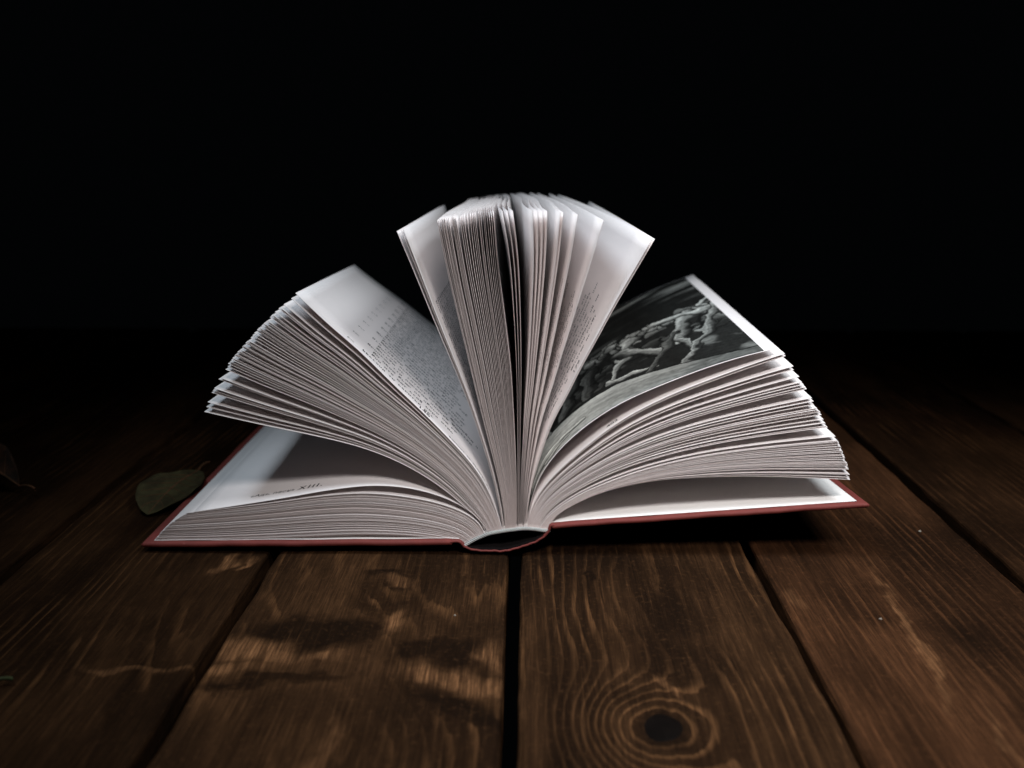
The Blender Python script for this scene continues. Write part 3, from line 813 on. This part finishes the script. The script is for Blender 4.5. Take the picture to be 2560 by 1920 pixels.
def picture(X, Y):
    """X across (0 spine .. 1.0 outer), Y up (0 near .. 1.47), tone 0..1"""
    st = fbm(X * 2.5 + Y * 1.5, Y * 30 - X * 6, 3, 5); cl = fbm(X * 4, Y * 6, 9)
    t = .012 + .22 * sst(st, .46, .74) * sst(cl, .30, .66) * (.45 + .55 * sst(Y, .70, 1.1))
    t = t + .20 * sst(fbm(X * 8, Y * 10, 77), .60, .76) * sst(Y, 1.0, 1.3)
    t = np.where(Y < .60, .016 + .14 * sst(fbm(X * 9, Y * 12, 15), .55, .8), t)

    def stroke(x0, y0, x1, y1, w0, w1, tone, seed, t, rag=.02):
        dx_, dy_ = x1 - x0, y1 - y0; ll = math.hypot(dx_, dy_); dx_ /= ll; dy_ /= ll
        wx = X + rag * (fbm(X * 16, Y * 16, seed, 4) - .5) * 2; wy = Y + rag * (fbm(X * 16 + 5, Y * 16, seed + 5, 4) - .5) * 2
        a = ((wx - x0) * dx_ + (wy - y0) * dy_) / ll; d = -(wx - x0) * dy_ + (wy - y0) * dx_
        if dx_ < 0: d = -d
        ac = np.clip(a, 0, 1); w_ = (w0 + (w1 - w0) * ac) * (1 + .22 * np.sin(ac * 11 + seed))
        ex = (a - ac) * ll; r = np.sqrt(d * d + ex * ex) / w_
        sh = np.clip(.50 + .62 * d / w_, .05, 1.1)
        lines = .5 + .5 * np.sin(d / w_ * 9 + 7 * fbm(ac * 6, d * 40, seed + 2, 3))
        out_ = np.where(r < 1.10, .008, t)
        return np.where(r < .88, np.clip(tone * sh * (.62 + .45 * lines), .02, .95), out_)
    rg_ = np.random.default_rng(21)
    # distant boulders, then a ridge of pale ones
    for i in range(16):
        x0 = .22 + .78 * i / 15 + rg_.normal(0, .02); y0 = .40 + rg_.normal(0, .05)
        t = stroke(x0, y0, x0 + .05, y0 + rg_.uniform(-.05, .05), rg_.uniform(.03, .055), rg_.uniform(.015, .03), rg_.uniform(.07, .17), 300 + i, t, .03)
    for i in range(80):
        x0 = .24 + .78 * i / 79 + rg_.normal(0, .012); y0 = .52 + .12 * (x0 - .3) + .03 * math.sin(i * .8) + rg_.normal(0, .022)
        ln_ = rg_.uniform(.03, .09); an = rg_.uniform(-.7, .8)
        t = stroke(x0, y0, x0 + ln_ * math.cos(an), y0 + ln_ * math.sin(an), rg_.uniform(.014, .036), rg_.uniform(.006, .014), rg_.uniform(.22, .74) * (.65 + .35 * x0), 30 + i, t)
    for i, (a, b_, c_, d, w0, w1, tn) in enumerate([(.66, .54, .54, .24, .050, .022, .58), (.52, .22, .70, .17, .030, .014, .60), (.60, .46, .72, .30, .058, .030, .44),
                                                   (.40, .48, .33, .24, .062, .034, .24), (.47, .44, .44, .22, .048, .03, .16), (.90, .60, .82, .32, .056, .034, .42), (.80, .34, .84, .20, .026, .022, .36),
                                                   (1.0, .54, .80, .12, .032, .018, .30), (.82, .42, .62, .07, .030, .020, .14), (.78, .62, .98, .58, .046, .026, .62), (.30, .50, .44, .56, .04, .02, .42)]):
        t = stroke(a, b_, c_, d, w0 * .8, w1 * .8, tn, 90 + i, t, .034)
    # pale standing stone near the spine
    ex_ = .25 + .025 * np.sin(Y * 13) - .16 * sst(Y, .35, .55)
    m = (X < ex_) & (Y > .10) & (Y < .56 + .02 * np.sin(X * 50))
    fl = np.sin(X * 75 + 6 * fbm(X * 4, Y * 4, 62))
    stn = .50 + .20 * fbm(X * 30, Y * 5, 61) - .34 * sst(fl, .35, 1) - .12 * sst(X, .18, .25)
    t = np.where(m, stn, np.where((X < ex_ + .012) & (Y > .10) & (Y < .56), .01, t))
    # pale ground sloping away to the right
    gb = .185 + .02 * np.sin(X * 6 + .4) - .13 * sst(X, .52, 1.05) + .014 * (fbm(X * 20, X * 3, 7) - .5)
    q = Y / np.maximum(gb, .02)
    grd = (.34 + .30 * (fbm(X * 4, Y * 60 + X * 10, 44, 5) - .4)) * (1 - .62 * sst(X, .62, .98)) + .14 * sst(q, .5, .95) * (1 - sst(X, .7, .9)) - .10 * sst(fbm(X * 14, Y * 40, 45), .55, .75)
    t = np.where(Y < gb, np.clip(grd, .02, 1), t)
    t = np.where((Y > gb) & (Y < gb + .008) & (X > .25), .01, t)
    # long pale stone lying on the ground
    t = stroke(.08, .045, .40, .075, .045, .012, .80, 140, t, .012)
    t = stroke(.06, .05, .10, .125, .036, .012, .75, 141, t, .012)
    t = stroke(.22, .03, .33, .05, .016, .008, .66, 142, t, .01)
    h1 = np.sin(Y * 260 + X * 40 + 9 * fbm(X * 5, Y * 5, 12))
    t = t * (1 + .08 * h1) * np.where(Y < gb, .55 + .75 * (1 - sst(X, .25, .70)), 1.0) * (.70 + .60 * fbm(X * 70, Y * 70, 200, 3)) + .008 * (np.random.default_rng(2).random(X.shape) - .5)
    return np.clip(t, .008, .9)


nu, nv = 330, 460
lu = np.linspace(.006, .1422, nu); vv = np.linspace(.0009, H - .0008, nv)
LL, VV = np.meshgrid(lu, vv)
pp = picl.surf(LL.ravel(), VV.ravel(), TH / 2 + .00005)
idx = np.arange(nu * nv).reshape(nv, nu)
quads = np.stack([idx[:-1, :-1], idx[:-1, 1:], idx[1:, 1:], idx[1:, :-1]], -1).reshape(-1, 4)
me = bpy.data.meshes.new('printed_picture')
me.vertices.add(nu * nv); me.vertices.foreach_set('co', pp.ravel())
me.loops.add(quads.size); me.loops.foreach_set('vertex_index', quads.ravel())
me.polygons.add(len(quads)); me.polygons.foreach_set('loop_start', np.arange(0, quads.size, 4)); me.polygons.foreach_set('loop_total', np.full(len(quads), 4))
me.polygons.foreach_set('use_smooth', np.ones(len(quads), bool))
me.update(); me.validate()
T = picture(LL / .1405, VV / .1405 / 1.34)
ca = me.color_attributes.new('print', 'FLOAT_COLOR', 'POINT')
cc = np.ones((nu * nv, 4)); tv = T.ravel(); cc[:, 0] = tv * 1.0; cc[:, 1] = tv * 1.0; cc[:, 2] = tv * .93
ca.data.foreach_set('color', cc.ravel())
me.materials.append(M_PRINT)
po = bpy.data.objects.new('printed_picture', me); COL.objects.link(po); po.parent = picl.o
tag(po, label='dark engraved picture of pale rocks and dead branches under a streaked sky')


# ------------------------------------------------------------------ fallen leaves and crumbs on the table
def leaf_mat(name, c1, c2):
    k = NT(name); tc = k.n('ShaderNodeTexCoord').outputs['Object']; n1 = k.noise(tc, 90, 5, .6); n2 = k.noise(tc, 700, 3, .6)
    c = k.mix(k.smooth(n1, .35, .65), rgb(*c1), rgb(*c2)); c = k.mix(k.math('MULTIPLY', k.smooth(n2, .6, .75), .5), c, rgb(.02, .012, .006))
    k.link(c, k.b.inputs['Base Color']); k.b.inputs['Roughness'].default_value = .8; k.b.inputs['Specular IOR Level'].default_value = .08; k.link(k.bump(n2, .4, .0003), k.b.inputs['Normal'])
    return k.m


def dry_leaf(loc, rz, length, width, mat, vein_mat, label, bend=.10, cup=.25, lift=.001, tilt=(0, 0), stem=.02, serr=.0):
    r0 = tag(empty('dry_leaf', loc, (tilt[0], tilt[1], rz)), label=label, category='leaf')
    n, m = 34, 13; V = []; F = []
    def pt(a, b_):
        wv_ = width / 2 * (math.sin(math.pi * a ** .82) ** .8) * (1 + serr * math.sin(a * 90)) + 1e-5
        x = b_ * wv_; y = a * length
        z = lift + bend * length * math.sin(math.pi * a) * .5 + cup * abs(b_) ** 1.7 * wv_ + .0004 * math.sin(a * 24 + abs(b_) * 5) * abs(b_) - .0003 * math.exp(-(b_ * 9) ** 2)
        return x, y, z
    for sgn in (0, 1):
        for i in range(n):
            for j in range(m):
                x, y, z = pt(i / (n - 1), -1 + 2 * j / (m - 1)); V.append((x, y, z - sgn * .00022))
    N = n * m
    for i in range(n - 1):
        for j in range(m - 1):
            a = i * m + j; F.append((a, a + 1, a + m + 1, a + m)); F.append((N + a, N + a + m, N + a + m + 1, N + a + 1))
        a = i * m; F.append((a, a + m, N + a + m, N + a)); a = i * m + m - 1; F.append((a, N + a, N + a + m, a + m))
    mesh_obj('blade', V, F, mat, r0, smooth=True)
    V = []; F = []
    def tube(path, rad):
        off = len(V); mm = 6
        for i, (c_, r_) in enumerate(zip(path, rad)):
            for q in range(mm):
                a = q * 2 * math.pi / mm; V.append((c_[0] + r_ * math.cos(a), c_[1], c_[2] + r_ * math.sin(a)))
        for i in range(len(path) - 1):
            for q in range(mm): F.append((off + i * mm + q, off + i * mm + (q + 1) % mm, off + (i + 1) * mm + (q + 1) % mm, off + (i + 1) * mm + q))
    tube([pt(t, 0) for t in np.linspace(.02, 1, 16)], np.linspace(.0002, .00055, 16))
    for i in range(6):
        a = .22 + .12 * i
        for sg in (-1, 1):
            tube([tuple(np.array(pt(a - .16 * q, sg * q * .85)) + np.array([0, 0, .00005])) for q in np.linspace(0, 1, 6)], np.linspace(.00022, .0001, 6))
    mesh_obj('veins', V, F, vein_mat, r0, smooth=True)
    V = []; F = []
    x, y, z = pt(1, 0)
    tube([(x + .12 * stem * q * q, y + stem * q, z + .004 * q * (1.2 - q)) for q in np.linspace(0, 1, 7)], np.linspace(.00055, .0008, 7))
    mesh_obj('stem', V, F, vein_mat, r0, smooth=True)
    return r0


MV = leaf_mat('leaf_vein', (.085, .035, .018), (.05, .025, .012))
dry_leaf((-.1925, .046, .0012), R(-6), .062, .031, leaf_mat('olive_leaf', (.036, .031, .013), (.019, .015, .007)), MV,
         'olive green fallen leaf lying on the table behind the left red cover', bend=.10, cup=.16, tilt=(R(3), R(3)), stem=.012)
dry_leaf((-.330, .112, .001), R(-118), .062, .026, leaf_mat('brown_leaf', (.030, .013, .006), (.010, .006, .004)), MV,
         'curled brown fallen leaf at the far left of the table', bend=.28, cup=.7, tilt=(R(2), 0), stem=.016)
dry_leaf((-.214, -.135, .001), R(-64), .030, .016, leaf_mat('green_leaf', (.05, .065, .02), (.04, .04, .015)), leaf_mat('green_stem', (.03, .036, .014), (.02, .022, .01)),
         'small green fallen leaf with a stem at the front left corner', bend=.2, cup=.4, stem=.008)
MC = NT('pale_crumb'); MC.b.inputs['Base Color'].default_value = rgb(.17, .14, .11)
for (x, y, r_, lab) in [(-.0295, -.0625, .00055, 'tiny pale crumb on the centre left plank in front of the spine'),
                        (.1395, -.0630, .0007, 'tiny pale crumb on the plank front right of the book'),
                        (.1900, .0330, .0007, 'tiny pale crumb on the table right of the lifted cover')]:
    rg = np.random.default_rng(int(abs(x) * 1e4)); V = []
    for i in range(3):
        for j in range(6):
            a = j * math.pi / 3; q = [.75, 1, .45][i]
            V.append((r_ * q * math.cos(a) * rg.uniform(.7, 1.3), r_ * q * math.sin(a) * rg.uniform(.7, 1.2), r_ * [0, .5, 1.1][i]))
    F = [(i * 6 + j, i * 6 + (j + 1) % 6, (i + 1) * 6 + (j + 1) % 6, (i + 1) * 6 + j) for i in range(2) for j in range(6)] + [tuple(range(12, 18))]
    tag(mesh_obj('crumb', V, F, MC.m, loc=(x, y, .0002)), label=lab, category='crumb')
